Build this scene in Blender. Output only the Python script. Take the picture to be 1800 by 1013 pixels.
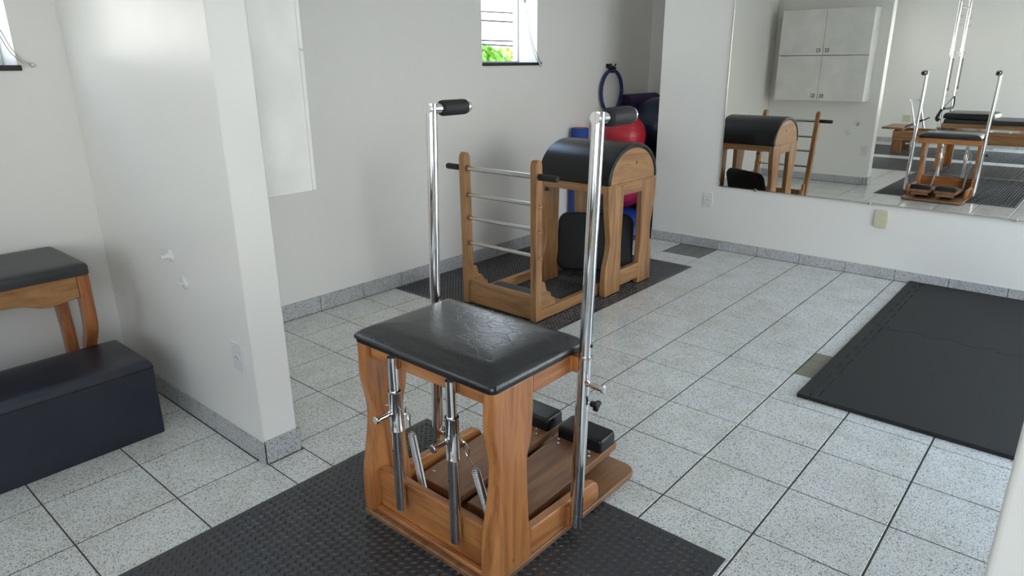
import bpy, bmesh, math, random
from mathutils import Vector, Matrix
random.seed(7)
SC = bpy.context.scene
for o in list(bpy.data.objects):
    bpy.data.objects.remove(o)
COL = SC.collection
PI = math.pi
T = 0.335                                   # floor tile pitch in metres

# ------------------------------------------------------------------ camera
FPX, YAW, PITCH, ROLL = 1196.25, -0.714267, -0.318894, -0.006738
CAM = Vector((7.920582 * T, -15.856845 * T, 4.475133 * T))
cyw, syw, cp, sp = math.cos(YAW), math.sin(YAW), math.cos(PITCH), math.sin(PITCH)
fwd = Vector((syw * cp, cyw * cp, sp))
rgt = Vector((cyw, -syw, 0))
upv = rgt.cross(fwd)
cr, sr = math.cos(ROLL), math.sin(ROLL)
r2 = cr * rgt + sr * upv
u2 = -sr * rgt + cr * upv
camd = bpy.data.cameras.new('camera')
cam = bpy.data.objects.new('camera', camd)
COL.objects.link(cam)
camd.sensor_width = 36.0
camd.lens = FPX / 1800 * 36.0
camd.clip_start = 0.02
camd.clip_end = 500
cam.matrix_world = Matrix(((r2.x, u2.x, -fwd.x, CAM.x), (r2.y, u2.y, -fwd.y, CAM.y), (r2.z, u2.z, -fwd.z, CAM.z), (0, 0, 0, 1)))
SC.camera = cam

# ------------------------------------------------------------------ world, sun, exposure
SKY_STRENGTH = 1.0
w = bpy.data.worlds.new('sky')
SC.world = w
w.use_nodes = True
nt = w.node_tree
bg = nt.nodes['Background']
tcn = nt.nodes.new('ShaderNodeTexCoord')
sep = nt.nodes.new('ShaderNodeSeparateXYZ')
rampn = nt.nodes.new('ShaderNodeValToRGB')
rampn.color_ramp.elements[0].position = 0.0
rampn.color_ramp.elements[0].color = (1.0, 0.955, 0.89, 1)
rampn.color_ramp.elements[1].position = 0.75
rampn.color_ramp.elements[1].color = (0.47, 0.68, 1.0, 1)
nt.links.new(tcn.outputs['Generated'], sep.inputs[0])
nt.links.new(sep.outputs['Z'], rampn.inputs[0])
nt.links.new(rampn.outputs[0], bg.inputs['Color'])
bg.inputs['Strength'].default_value = 3.2

sund = bpy.data.lights.new('sun', 'SUN')
sund.energy = 9.0
sund.angle = 0.0095
sund.color = (1.0, 0.94, 0.85)
sun = bpy.data.objects.new('sun', sund)
COL.objects.link(sun)
sun.location = (0, 12, 20)
sun.rotation_euler = (math.radians(-35), 0, 0)      # high sun behind the mirrored wall; none of it enters

SC.view_settings.view_transform = 'Standard'
SC.view_settings.look = 'None'
SC.view_settings.gamma = 1.0
SC.view_settings.use_curve_mapping = False
SC.view_settings.exposure = 0.80
SC.cycles.max_bounces = 10
SC.cycles.diffuse_bounces = 6
SC.cycles.glossy_bounces = 6
SC.cycles.transparent_max_bounces = 16
SC.cycles.caustics_reflective = False
SC.cycles.caustics_refractive = False
SC.cycles.sample_clamp_indirect = 6.0
SC.cycles.use_denoising = True

# ------------------------------------------------------------------ mesh helpers
class MB:
    def __init__(s): s.v = []; s.f = []
    def add(s, v, f):
        n = len(s.v); s.v += [tuple(p) for p in v]; s.f += [tuple(i + n for i in q) for q in f]; return s
    def box(s, x0, x1, y0, y1, z0, z1):
        return s.add([(x0,y0,z0),(x1,y0,z0),(x1,y1,z0),(x0,y1,z0),(x0,y0,z1),(x1,y0,z1),(x1,y1,z1),(x0,y1,z1)],
                     [(0,3,2,1),(4,5,6,7),(0,1,5,4),(1,2,6,5),(2,3,7,6),(3,0,4,7)])
    def prism(s, poly, axis, a, b):
        # poly: 2-D points; axis 0: poly=(y,z), axis 1: poly=(x,z), axis 2: poly=(x,y)
        def P(p, t):
            return (t, p[0], p[1]) if axis == 0 else ((p[0], t, p[1]) if axis == 1 else (p[0], p[1], t))
        n = len(poly)
        ar = sum(poly[i][0]*poly[(i+1)%n][1]-poly[(i+1)%n][0]*poly[i][1] for i in range(n))
        if (ar < 0) != (axis == 1): poly = poly[::-1]
        v = [P(p, a) for p in poly] + [P(p, b) for p in poly]
        f = [tuple(range(n))[::-1], tuple(range(n, 2*n))]
        f += [(i, (i+1)%n, n+(i+1)%n, n+i) for i in range(n)]
        return s.add(v, f)
    def tube(s, p0, p1, r, seg=20, r1=None, cap=True):
        return s.path([p0, p1], r, seg, cap, r1)
    def path(s, pts, r, seg=10, cap=True, r1=None, closed=False):
        pts = [Vector(p) for p in pts]; n = len(pts)
        base = len(s.v); prev = None
        for i, p in enumerate(pts):
            if closed: d = pts[(i+1)%n] - pts[i-1]
            else: d = (pts[min(i+1, n-1)] - pts[max(i-1, 0)])
            d.normalize()
            if prev is None:
                a = Vector((0,0,1)) if abs(d.z) < .9 else Vector((1,0,0))
                u = d.cross(a).normalized()
            else:
                u = (prev - d * prev.dot(d)).normalized()
            prev = u; vv = d.cross(u)
            rr = r if r1 is None else r + (r1 - r) * i / (n - 1)
            for k in range(seg):
                t = 2*PI*k/seg
                s.v.append(tuple(p + u*math.cos(t)*rr + vv*math.sin(t)*rr))
        m = n if closed else n - 1
        for i in range(m):
            j = (i+1) % n
            for k in range(seg):
                k2 = (k+1) % seg
                s.f.append((base+i*seg+k, base+i*seg+k2, base+j*seg+k2, base+j*seg+k))
        if cap and not closed:
            s.f.append(tuple(base+k for k in range(seg))[::-1])
            s.f.append(tuple(base+(n-1)*seg+k for k in range(seg)))
        return s
    def lathe(s, prof, c, axis=2, seg=32):
        # prof: list of (r, h) along axis, from c
        base = len(s.v); n = len(prof)
        for r, h in prof:
            for k in range(seg):
                t = 2*PI*k/seg; a, b = r*math.cos(t), r*math.sin(t)
                q = (a, b, h) if axis == 2 else ((h, a, b) if axis == 0 else (b, h, a))
                s.v.append((c[0]+q[0], c[1]+q[1], c[2]+q[2]))
        for i in range(n-1):
            for k in range(seg):
                k2 = (k+1) % seg
                s.f.append((base+i*seg+k, base+i*seg+k2, base+(i+1)*seg+k2, base+(i+1)*seg+k))
        s.f.append(tuple(base+k for k in range(seg))[::-1])
        s.f.append(tuple(base+(n-1)*seg+k for k in range(seg)))
        return s
    def sphere(s, c, r, seg=48, rings=28, squash=1.0):
        prof = [(max(1e-4, r*math.sin(PI*i/rings)), -r*squash*math.cos(PI*i/rings)) for i in range(rings+1)]
        return s.lathe(prof, c, 2, seg)
    def torus(s, c, R, r, axis=2, seg=24, rs=10):
        pts = []
        for k in range(seg):
            t = 2*PI*k/seg; a, b = R*math.cos(t), R*math.sin(t)
            q = (a, b, 0) if axis == 2 else ((0, a, b) if axis == 0 else (a, 0, b))
            pts.append((c[0]+q[0], c[1]+q[1], c[2]+q[2]))
        return s.path(pts, r, rs, closed=True)

ORG = {}
def finish(me, smooth):
    me.validate(); me.update()
    if smooth:
        me.polygons.foreach_set('use_smooth', [True]*len(me.polygons))
        me.set_sharp_from_angle(angle=math.radians(smooth))
def obj(name, mb, m, parent=None, bevel=0.0, seg=2, smooth=38, org=None, fixn=True):
    if parent is not None: org = ORG[parent.name]
    elif org is None:
        xs = [p[0] for p in mb.v]; ys = [p[1] for p in mb.v]; zs = [p[2] for p in mb.v]
        org = Vector(((min(xs)+max(xs))/2, (min(ys)+max(ys))/2, min(zs)))
    org = Vector(org)
    me = bpy.data.meshes.new(name)
    me.from_pydata([(p[0]-org.x, p[1]-org.y, p[2]-org.z) for p in mb.v], [], mb.f)
    if fixn:
        b = bmesh.new(); b.from_mesh(me); bmesh.ops.recalc_face_normals(b, faces=b.faces); b.to_mesh(me); b.free()
    finish(me, smooth)
    me.materials.append(m)
    o = bpy.data.objects.new(name, me)
    COL.objects.link(o)
    ORG[o.name] = org
    if parent is not None: o.parent = parent
    else: o.location = org
    if bevel:
        md = o.modifiers.new('bevel', 'BEVEL'); md.width = bevel; md.segments = seg; md.limit_method = 'ANGLE'
        md.angle_limit = math.radians(40); md.harden_normals = False
    return o
def thing(name, org, label, cat, group=None, rotz=0.0):
    e = bpy.data.objects.new(name, None)
    e.empty_display_size = 0.1
    COL.objects.link(e)
    e.location = org; e.rotation_euler = (0, 0, rotz)
    ORG[e.name] = Vector(org)
    if label: tag(e, label, cat, group)
    return e
def tag(o, label, cat, group=None):
    o['label'] = label; o['category'] = cat
    if group: o['group'] = group
    return o
def struct(o):
    o['kind'] = 'structure'; return o
def copy_tree(o, parent=None, off=(0,0,0)):
    c = o.copy(); COL.objects.link(c)
    if parent is not None: c.parent = parent
    ORG[c.name] = ORG[o.name] + Vector(off)
    for ch in o.children: copy_tree(ch, c, off)
    return c
def catmull(pts, n=6):
    out = []
    P = [pts[0]] + list(pts) + [pts[-1]]
    for i in range(1, len(P)-2):
        for k in range(n):
            t = k/n; a, b, c, d = P[i-1], P[i], P[i+1], P[i+2]
            out.append(tuple(.5*((2*b[j])+(-a[j]+c[j])*t+(2*a[j]-5*b[j]+4*c[j]-d[j])*t*t+(-a[j]+3*b[j]-3*c[j]+d[j])*t**3) for j in range(len(b))))
    out.append(tuple(pts[-1])); return out
def rrect(x0, x1, y0, y1, r, n=6, rs=None):
    rs = rs or [r]*4
    out = []
    for (cx, cy, a0, rr) in ((x1-rs[0], y1-rs[0], 0, rs[0]), (x0+rs[1], y1-rs[1], PI/2, rs[1]), (x0+rs[2], y0+rs[2], PI, rs[2]), (x1-rs[3], y0+rs[3], 1.5*PI, rs[3])):
        for k in range(n+1):
            t = a0 + PI/2*k/n
            out.append((cx+rr*math.cos(t), cy+rr*math.sin(t)))
    return out
def cushion(mb, outline, z0, z1, crown, inset, zfun=None, rings=7, prof=None):
    # padded slab: outline (x,y) polygon, soft rounded upper edge
    cx = sum(p[0] for p in outline)/len(outline); cy = sum(p[1] for p in outline)/len(outline)
    n = len(outline); base = len(mb.v)
    hx = max(abs(p[0]-cx) for p in outline); hy = max(abs(p[1]-cy) for p in outline)
    lv = [(0.0, z0), (0.0, z0+(z1-z0)*.45)]
    for k in range(1, rings+1):
        t = PI/2*k/rings
        lv.append((inset*(1-math.cos(t)), z0+(z1-z0)*(.45+.55*math.sin(t))))
    lv += [(inset*2.0, z1+crown*.5), (min(hx, hy)*.62, z1+crown)]
    if prof: lv = prof
    for ins, z in lv:
        for p in outline:
            sx = (hx-ins)/hx; sy = (hy-ins)/hy
            x, y = cx+(p[0]-cx)*sx, cy+(p[1]-cy)*sy
            mb.v.append((x, y, z+(zfun(x, y) if zfun else 0)))
    for i in range(len(lv)-1):
        for k in range(n):
            k2 = (k+1) % n
            mb.f.append((base+i*n+k, base+i*n+k2, base+(i+1)*n+k2, base+(i+1)*n+k))
    mb.f.append(tuple(base+k for k in range(n))[::-1])
    mb.f.append(tuple(base+(len(lv)-1)*n+k for k in range(n)))
    return mb

# ------------------------------------------------------------------ materials
def srgb(r, g, b):
    def c(u):
        u /= 255.0
        return u/12.92 if u <= .04045 else ((u+.055)/1.055)**2.4
    return (c(r), c(g), c(b), 1)
class N:
    def __init__(s, name):
        s.m = bpy.data.materials.new(name); s.m.use_nodes = True
        s.t = s.m.node_tree; s.b = s.t.nodes['Principled BSDF']
    def n(s, kind, **kw):
        x = s.t.nodes.new(kind)
        for k, v in kw.items(): setattr(x, k, v)
        return x
    def l(s, a, b): s.t.links.new(a, b)
    def coord(s, scale=(1,1,1), what='Object'):
        tc = s.n('ShaderNodeTexCoord'); mp = s.n('ShaderNodeMapping'); mp.inputs['Scale'].default_value = scale
        s.l(tc.outputs[what], mp.inputs['Vector']); return mp.outputs['Vector']
    def world(s, scale=(1,1,1)):
        g = s.n('ShaderNodeNewGeometry'); mp = s.n('ShaderNodeMapping'); mp.inputs['Scale'].default_value = scale
        s.l(g.outputs['Position'], mp.inputs['Vector']); return mp.outputs['Vector']
    def noise(s, vec, scale, detail=4, rough=.55, dist=0):
        x = s.n('ShaderNodeTexNoise'); x.inputs['Scale'].default_value = scale; x.inputs['Detail'].default_value = detail
        x.inputs['Roughness'].default_value = rough; x.inputs['Distortion'].default_value = dist
        s.l(vec, x.inputs['Vector']); return x.outputs['Fac']
    def ramp(s, fac, stops, interp='LINEAR'):
        x = s.n('ShaderNodeValToRGB'); x.color_ramp.interpolation = interp; e = x.color_ramp.elements
        while len(e) < len(stops): e.new(.5)
        for k, (p, c) in enumerate(stops): e[k].position = p; e[k].color = c
        s.l(fac, x.inputs[0]); return x.outputs[0]
    def mix(s, a, b, fac, mode='MIX'):
        x = s.n('ShaderNodeMix', data_type='RGBA', blend_type=mode)
        for i, v in ((6, a), (7, b)):
            if hasattr(v, 'links'): s.l(v, x.inputs[i])
            else: x.inputs[i].default_value = v
        if hasattr(fac, 'links'): s.l(fac, x.inputs[0])
        else: x.inputs[0].default_value = fac
        return x.outputs[2]
    def bump(s, h, strength, dist=.002, normal=None):
        x = s.n('ShaderNodeBump'); x.inputs['Strength'].default_value = strength; x.inputs['Distance'].default_value = dist
        s.l(h, x.inputs['Height'])
        if normal is not None: s.l(normal, x.inputs['Normal'])
        s.l(x.outputs[0], s.b.inputs['Normal']); return x.outputs[0]
    def set(s, color=None, rough=None, metal=None, spec=None, coat=None):
        if color is not None:
            if hasattr(color, 'links'): s.l(color, s.b.inputs['Base Color'])
            else: s.b.inputs['Base Color'].default_value = color
        if rough is not None:
            if hasattr(rough, 'links'): s.l(rough, s.b.inputs['Roughness'])
            else: s.b.inputs['Roughness'].default_value = rough
        if metal is not None: s.b.inputs['Metallic'].default_value = metal
        if spec is not None: s.b.inputs['Specular IOR Level'].default_value = spec
        if coat is not None: s.b.inputs['Coat Weight'].default_value = coat; s.b.inputs['Coat Roughness'].default_value = .12
        return s.m
def plain(name, color, rough=.5, metal=0, bump=0, bscale=60, spec=None):
    k = N(name)
    v = k.coord()
    f = k.noise(v, bscale, 3)
    c2 = tuple(min(1, x*1.08) for x in color[:3])+(1,); c1 = tuple(x*.92 for x in color[:3])+(1,)
    col = k.ramp(f, [(.3, c1), (.7, c2)])
    if bump: k.bump(f, bump, .001)
    return k.set(col, rough, metal, spec)
def paint(name, color, rough=.32):
    k = N(name); v = k.world()
    big = k.noise(v, 1.3, 3); fine = k.noise(v, 90, 4, .6); mid = k.noise(v, 9, 3)
    col = k.mix(color, tuple(x*.95 for x in color[:3])+(1,), big)
    bs = k.mix(fine, mid, .5)
    k.bump(bs, .12, .003)
    rr = k.n('ShaderNodeMapRange'); rr.inputs['To Min'].default_value = rough-.05; rr.inputs['To Max'].default_value = rough+.12
    k.l(mid, rr.inputs['Value'])
    return k.set(col, rr.outputs[0])
def granite(name, light, mid, dark, rough=.3):
    k = N(name); v = k.world()
    vo = k.n('ShaderNodeTexVoronoi'); vo.inputs['Scale'].default_value = 430; k.l(v, vo.inputs['Vector'])
    sp_ = k.n('ShaderNodeSeparateColor'); k.l(vo.outputs['Color'], sp_.inputs[0])
    base = k.ramp(sp_.outputs[0], [(0, dark), (.055, mid), (.27, light), (.86, tuple(min(1, x*1.12) for x in light[:3])+(1,))], 'CONSTANT')
    vo2 = k.n('ShaderNodeTexVoronoi'); vo2.inputs['Scale'].default_value = 290; k.l(v, vo2.inputs['Vector'])
    sp2 = k.n('ShaderNodeSeparateColor'); k.l(vo2.outputs['Color'], sp2.inputs[0])
    fac = k.ramp(sp2.outputs[1], [(0, (1,1,1,1)), (.07, (0,0,0,1))], 'CONSTANT')
    col = k.mix(base, tuple(x*1.3 for x in dark[:3])+(1,), fac)
    cl = k.noise(v, 5.5, 3)
    col = k.mix(col, (.86, .85, .80, 1), k.ramp(cl, [(.42, (0,0,0,1)), (.75, (1,1,1,1))]), 'MULTIPLY')
    k.bump(k.noise(v, 240, 2), .05, .0008)
    return k.set(col, rough, spec=.5)
def wood(name, light, mid, dark, axis, rough=.34, coat=.25):
    k = N(name)
    sc = [13, 13, 13]; sc[axis] = 1.3
    v = k.coord(tuple(sc))
    g = k.noise(v, 1.0, 5, .6, 1.6)
    sc2 = [150, 150, 150]; sc2[axis] = 6
    f = k.noise(k.coord(tuple(sc2)), 1.0, 2, .5)
    sc3 = [4, 4, 4]; sc3[axis] = .8
    b = k.noise(k.coord(tuple(sc3)), 1.0, 2)
    col = k.ramp(g, [(.30, dark), (.46, mid), (.58, light), (.72, mid)])
    col = k.mix(col, tuple(x*.55 for x in dark[:3])+(1,), k.ramp(f, [(.28, (.42,.42,.42,1)), (.42, (0,0,0,1))]))
    col = k.mix(col, (.82, .76, .70, 1), k.ramp(b, [(.4, (0,0,0,1)), (.7, (1,1,1,1))]), 'MULTIPLY')
    k.bump(f, .08, .0006)
    return k.set(col, rough, coat=coat)
def leather(name, color, rough=.36, crack=0.0, spec=.55):
    k = N(name); v = k.coord()
    fine = k.noise(v, 420, 3, .6)
    nz = k.n('ShaderNodeTexNoise'); nz.inputs['Scale'].default_value = 14; nz.inputs['Detail'].default_value = 3; k.l(v, nz.inputs['Vector'])
    ad = k.n('ShaderNodeVectorMath', operation='MULTIPLY_ADD'); k.l(nz.outputs['Color'], ad.inputs[0]); ad.inputs[1].default_value = (.09, .09, .09); k.l(v, ad.inputs[2])
    mp = k.n('ShaderNodeMapping'); mp.inputs['Scale'].default_value = (15, 30, 20); mp.inputs['Rotation'].default_value = (0, 0, .5); k.l(ad.outputs[0], mp.inputs['Vector'])
    vo = k.n('ShaderNodeTexVoronoi', feature='DISTANCE_TO_EDGE'); vo.inputs['Scale'].default_value = 1; k.l(mp.outputs[0], vo.inputs['Vector'])
    ck = k.ramp(vo.outputs[0], [(0, (0,0,0,1)), (.06, (1,1,1,1))])
    h = k.mix(fine, ck, .25 + .5*crack)
    k.bump(h, .20 + .22*crack, .0010)
    col = k.mix(color, tuple(x*2.2 for x in color[:3])+(1,), k.noise(v, 6, 3))
    return k.set(col, rough, spec=spec)
M = {}
M['wall'] = paint('wall_paint', (.83, .82, .785, 1), .30)
M['ceil'] = paint('ceiling_paint', (.86, .855, .84, 1), .6)
M['tile'] = granite('floor_tile_glaze', (.80, .80, .765, 1), (.57, .57, .545, 1), (.15, .15, .145, 1), .17)
M['base'] = granite('baseboard_granite', (.56, .565, .575, 1), (.34, .35, .37, 1), (.07, .075, .085, 1), .30)
M['grout'] = plain('grout', (.075, .068, .055, 1), .9, bump=.3, bscale=200)
M['mosaic'] = granite('mosaic_tile_glaze', (.17, .17, .16, 1), (.13, .13, .12, 1), (.08, .08, .075, 1), .4)
M['mosaic2'] = granite('tan_mosaic_tile_glaze', (.26, .24, .18, 1), (.19, .175, .13, 1), (.10, .09, .07, 1), .4)
WL, WM_, WD = (.62, .270, .092, 1), (.47, .190, .062, 1), (.28, .095, .028, 1)
for i, a in enumerate('xyz'):
    M['wood_'+a] = wood('varnished_wood_'+a, WL, WM_, WD, i)
    M['bwood_'+a] = wood('honey_wood_'+a, (.46, .25, .105, 1), (.37, .19, .075, 1), (.24, .112, .044, 1), i, .38)
    M['rwood_'+a] = wood('red_brown_wood_'+a, (.46, .18, .065, 1), (.33, .115, .040, 1), (.20, .065, .022, 1), i)
    M['dwood_'+a] = wood('worn_brown_wood_'+a, (.34, .170, .080, 1), (.27, .130, .060, 1), (.18, .082, .036, 1), i, .45, .1)
M['leather'] = leather('black_leather', (.006, .0065, .0075, 1), .25, .8, .75)
M['leather2'] = leather('black_vinyl', (.005, .0053, .006, 1), .27, .15, .40)
M['navyvinyl'] = leather('blue_black_vinyl', (.010, .012, .020, 1), .40, .1)
M['grayleather'] = leather('grey_black_vinyl', (.016, .017, .018, 1), .42, .2)
def metal(name, color, rough):
    k = N(name); f = k.noise(k.coord((30, 30, 30)), 4, 3)
    rr = k.n('ShaderNodeMapRange'); rr.inputs['To Min'].default_value = rough*.8; rr.inputs['To Max'].default_value = rough*1.4; k.l(f, rr.inputs['Value'])
    return k.set(color, rr.outputs[0], 1.0)
M['chrome'] = metal('polished_steel', (.80, .79, .78, 1), .07)
M['satin'] = metal('satin_steel', (.62, .61, .58, 1), .22)
M['brushed'] = metal('brushed_aluminium', (.70, .69, .67, 1), .3)
M['bronze'] = metal('dull_brass', (.55, .42, .25, 1), .3)
M['spring'] = metal('spring_steel', (.66, .66, .66, 1), .18)
M['fabric'] = plain('black_fabric', (.009, .009, .010, 1), .7, bump=.2, bscale=400)
M['rubber'] = plain('black_rubber', (.012, .012, .013, 1), .55, bump=.15, bscale=300)
M['foamgrip'] = plain('black_foam', (.010, .010, .011, 1), .6, bump=.2, bscale=500)
M['mat'] = plain('black_rubber_mat', (.050, .050, .053, 1), .27, bump=.06, bscale=120)
M['eva'] = plain('black_eva_foam', (.013, .0135, .0135, 1), .66, bump=.25, bscale=160)
M['plastic'] = plain('black_plastic', (.008, .008, .009, 1), .35)
M['whiteplastic'] = plain('white_plastic', (.72, .72, .71, 1), .3)
M['beigeplastic'] = plain('beige_plastic', (.60, .565, .40, 1), .35)
M['cab'] = plain('white_laminate', (.74, .735, .70, 1), .28, bscale=4)
M['knobgrey'] = plain('grey_knob', (.22, .22, .205, 1), .4)
M['sill'] = plain('black_granite', (.012, .013, .013, 1), .25)
M['winframe'] = plain('white_aluminium', (.70, .73, .76, 1), .35)
M['mirror'] = N('mirror_silver').set((.95, .955, .915, 1), 0.0, 1.0)
def glassmat():
    k = N('window_glass'); t = k.t; out = t.nodes['Material Output']
    tr = k.n('ShaderNodeBsdfTransparent'); tr.inputs[0].default_value = (.95, .97, .97, 1)
    gl = k.n('ShaderNodeBsdfGlossy'); gl.inputs['Roughness'].default_value = .01
    fr = k.n('ShaderNodeLayerWeight'); fr.inputs['Blend'].default_value = .04
    fr2 = k.n('ShaderNodeMath', operation='MULTIPLY'); fr2.inputs[1].default_value = .10; k.l(fr.outputs['Facing'], fr2.inputs[0])
    mx = k.n('ShaderNodeMixShader'); k.l(fr2.outputs[0], mx.inputs[0]); k.l(tr.outputs[0], mx.inputs[1]); k.l(gl.outputs[0], mx.inputs[2])
    k.l(mx.outputs[0], out.inputs['Surface']); t.nodes.remove(k.b); return k.m
M['glass'] = glassmat()
def ballmat(name, color, rough=.3):
    k = N(name); v = k.coord((0, 0, 1))
    wv = k.n('ShaderNodeTexWave', wave_type='BANDS', bands_direction='Z'); wv.inputs['Scale'].default_value = 13; k.l(v, wv.inputs['Vector'])
    k.bump(k.ramp(wv.outputs['Fac'], [(0, (0,0,0,1)), (.10, (1,1,1,1))]), .35, .003)
    return k.set(k.mix(color, tuple(x*.85 for x in color[:3])+(1,), k.noise(k.coord(), 8)), rough)
M['red'] = ballmat('red_vinyl', (.50, .018, .035, 1))
M['pink'] = ballmat('magenta_vinyl', (.42, .012, .085, 1))
M['navy'] = ballmat('navy_vinyl', (.008, .022, .060, 1))
M['dark'] = ballmat('dark_grey_vinyl', (.012, .013, .018, 1))
M['bluevinyl'] = ballmat('blue_vinyl', (.015, .060, .36, 1), .4)
M['bluefoam'] = plain('blue_foam', (.014, .060, .30, 1), .75, bump=.3, bscale=250)
M['orange'] = plain('orange_foam', (.55, .17, .10, 1), .8)
M['purple'] = plain('purple_foam', (.055, .026, .10, 1), .75, bump=.3, bscale=200)
M['ringblue'] = plain('blue_rubber', (.008, .030, .12, 1), .45)
M['addedcloth'] = plain('added_blind_cloth', (.62, .62, .60, 1), .8)
M['leaf'] = plain('leaf_green', (.16, .34, .035, 1), .6, bscale=3)
M['leaf2'] = plain('yellow_green_leaf', (.42, .46, .12, 1), .6, bscale=3)
M['bark'] = plain('bark', (.12, .085, .06, 1), .9)
M['ground'] = plain('pale_concrete', (.45, .43, .40, 1), .9, bscale=2)
M['cable'] = plain('cable_black', (.02, .02, .022, 1), .6)
M['pole'] = plain('pole_concrete', (.40, .39, .37, 1), .9)

# ------------------------------------------------------------------ setting: walls, ceiling, floor
XW, XR = -0.961, 3.75            # window wall face, right wall face
YF, YREC, YB = 0.010, 0.965, -9.37
PY0, PY1 = -4.181, -4.037       # partition faces
PXL, PXR = 0.385, 2.640         # partition tips
H = 2.75
def wall_open(name, axis, a0, a1, b0, b1, openings, z1=H):
    """axis 0: wall runs along y, thickness in x (a0..a1); axis 1: runs along x, thickness in y."""
    mb = MB()
    cuts = sorted(openings)
    def bx(s, e, z0, z1_):
        if e-s < 1e-5 or z1_-z0 < 1e-5: return
        if axis == 0: mb.box(a0, a1, s, e, z0, z1_)
        else: mb.box(s, e, a0, a1, z0, z1_)
    pos = b0
    for s, e, z0, zt in cuts:
        bx(pos, s, 0, z1); bx(s, e, 0, z0); bx(s, e, zt, z1); pos = e
    bx(pos, b1, 0, z1)
    return struct(obj(name, mb, M['wall'], smooth=0))
W1 = (-1.460, -0.817, 1.505, 2.45)
W2 = (-5.40, -4.373, 1.505, 2.45)
W3 = (-2.75, -0.30, 0.05, 2.35)     # glazed doors, right wall of the mirror room
W4 = (-9.10, -5.35, 0.60, 2.45)     # window band, right wall of the rear room
W6_ADDED = (-8.40, -6.60, 1.505, 2.45)    # window added out of view in the left wall to brighten the rear wall
W5_ADDED = (1.65, 3.65, 0.05, 2.45)       # glazed doors added out of view in the rear wall for light from behind
wall_open('wall_left', 0, XW-.25, XW, YB-.2, YREC+.2, [W6_ADDED, W2, W1])
wall_open('wall_right', 0, XR, XR+.2, YB-.2, YREC+.2, [W4, W3])
wall_open('wall_rear', 1, YB-.2, YB, XW, XR, [W5_ADDED])
mbf = MB().box(-.300, XR, YF, YF+.16, 0, H); mbf.box(-.300, -.15, YF+.16, YREC+.2, 0, H)
struct(obj('wall_front', mbf, M['wall'], bevel=.004, smooth=0))
struct(obj('wall_recess', MB().box(XW, -.30, YREC, YREC+.2, 0, H), M['wall'], smooth=0))
struct(obj('wall_partition_left', MB().box(XW, PXL, PY0, PY1, 0, H), M['wall'], bevel=.006, seg=3))
struct(obj('wall_partition_right', MB().box(PXR, XR, PY0, PY1, 0, H), M['wall'], bevel=.010, seg=4))
struct(obj('ceiling', MB().box(XW-.25, XR+.2, YB-.2, YREC+.2, H, H+.15), M['ceil'], smooth=0))

floor = struct(obj('floor', MB().box(XW-.25, XR+.2, YB-.2, YREC+.2, -.12, -.0025), M['grout'], smooth=0, org=(0, 0, 0)))
GX, GY = .0068, .0050               # joint widths
MESHC = {}
def chamfer_box(x0, x1, y0, y1, z0, z1, c):
    mb = MB()
    v = [(x0,y0,z0),(x1,y0,z0),(x1,y1,z0),(x0,y1,z0),(x0,y0,z1-c),(x1,y0,z1-c),(x1,y1,z1-c),(x0,y1,z1-c),
         (x0+c,y0+c,z1),(x1-c,y0+c,z1),(x1-c,y1-c,z1),(x0+c,y1-c,z1)]
    f = [(0,3,2,1),(0,1,5,4),(1,2,6,5),(2,3,7,6),(3,0,4,7),(4,5,9,8),(5,6,10,9),(6,7,11,10),(7,4,8,11),(8,9,10,11)]
    return mb.add(v, f)
def tile_obj(name, x0, x1, y0, y1, m, parent, dz=0.0):
    key = (round(x1-x0, 4), round(y1-y0, 4), m.name)
    if key not in MESHC:
        hx, hy = (x1-x0)/2, (y1-y0)/2
        mb = chamfer_box(-hx, hx, -hy, hy, -.006, 0, .0012)
        me = bpy.data.meshes.new(name); me.from_pydata(mb.v, [], mb.f); me.materials.append(m); MESHC[key] = me
    o = bpy.data.objects.new(name, MESHC[key]); COL.objects.link(o); o.parent = parent
    o.location = ((x0+x1)/2, (y0+y1)/2, dz); return o
def project(p):
    d = Vector(p)-CAM; z = d.dot(fwd)
    if z < .05: return None
    return (900+FPX*d.dot(r2)/z, 506.5-FPX*d.dot(u2)/z, z)
XL0, XR0 = XW+.008, XR-.008
cells = []
for i in range(-3, 12):
    xa, xb = max(i*T, XL0), min((i+1)*T, XR0)
    for j in range(-3, 12):
        ya, yb = -(j+1)*T, -j*T
        xx0, xx1 = xa, xb
        if j < 0:
            yb = min(yb, YREC-.008); xx1 = min(xb, -.30-.008)
        else: yb = min(yb, YF-.009)
        if xx1-xx0 < .03 or yb-ya < .03: continue
        cells.append((i, j, xx0, xx1, ya, yb))
    xa2, xb2 = max(i*T, PXL+.008), min((i+1)*T, PXR-.008)
    if xb2-xa2 > .03: cells.append((i, 12, xa2, xb2, -12.47*T, -12*T))
    for k in range(0, 16):
        ya, yb = -(13.47+k)*T, -(12.47+k)*T
        if k == 0 and not (PXL < (xa+xb)/2 < PXR): yb = PY0-.009
        ya = max(ya, YB+.008)
        if yb-ya > .03 and xb-xa > .03: cells.append((i, 100+k, xa, xb, ya, yb))
seen, far = [], []
for c in cells:
    q = [project((x, y, 0)) for x in (c[2], (c[2]+c[3])/2, c[3]) for y in (c[4], (c[4]+c[5])/2, c[5])]
    vis = [p for p in q if p and -30 < p[0] < 1830 and 300 < p[1] < 1060]
    (seen if vis else far).append((min([p[2] for p in vis]) if vis else 99, c))
seen.sort(key=lambda t: t[0])
far += seen[270:]; seen = seen[:270]
rest = MB()
rndt = random.Random(3)
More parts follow.
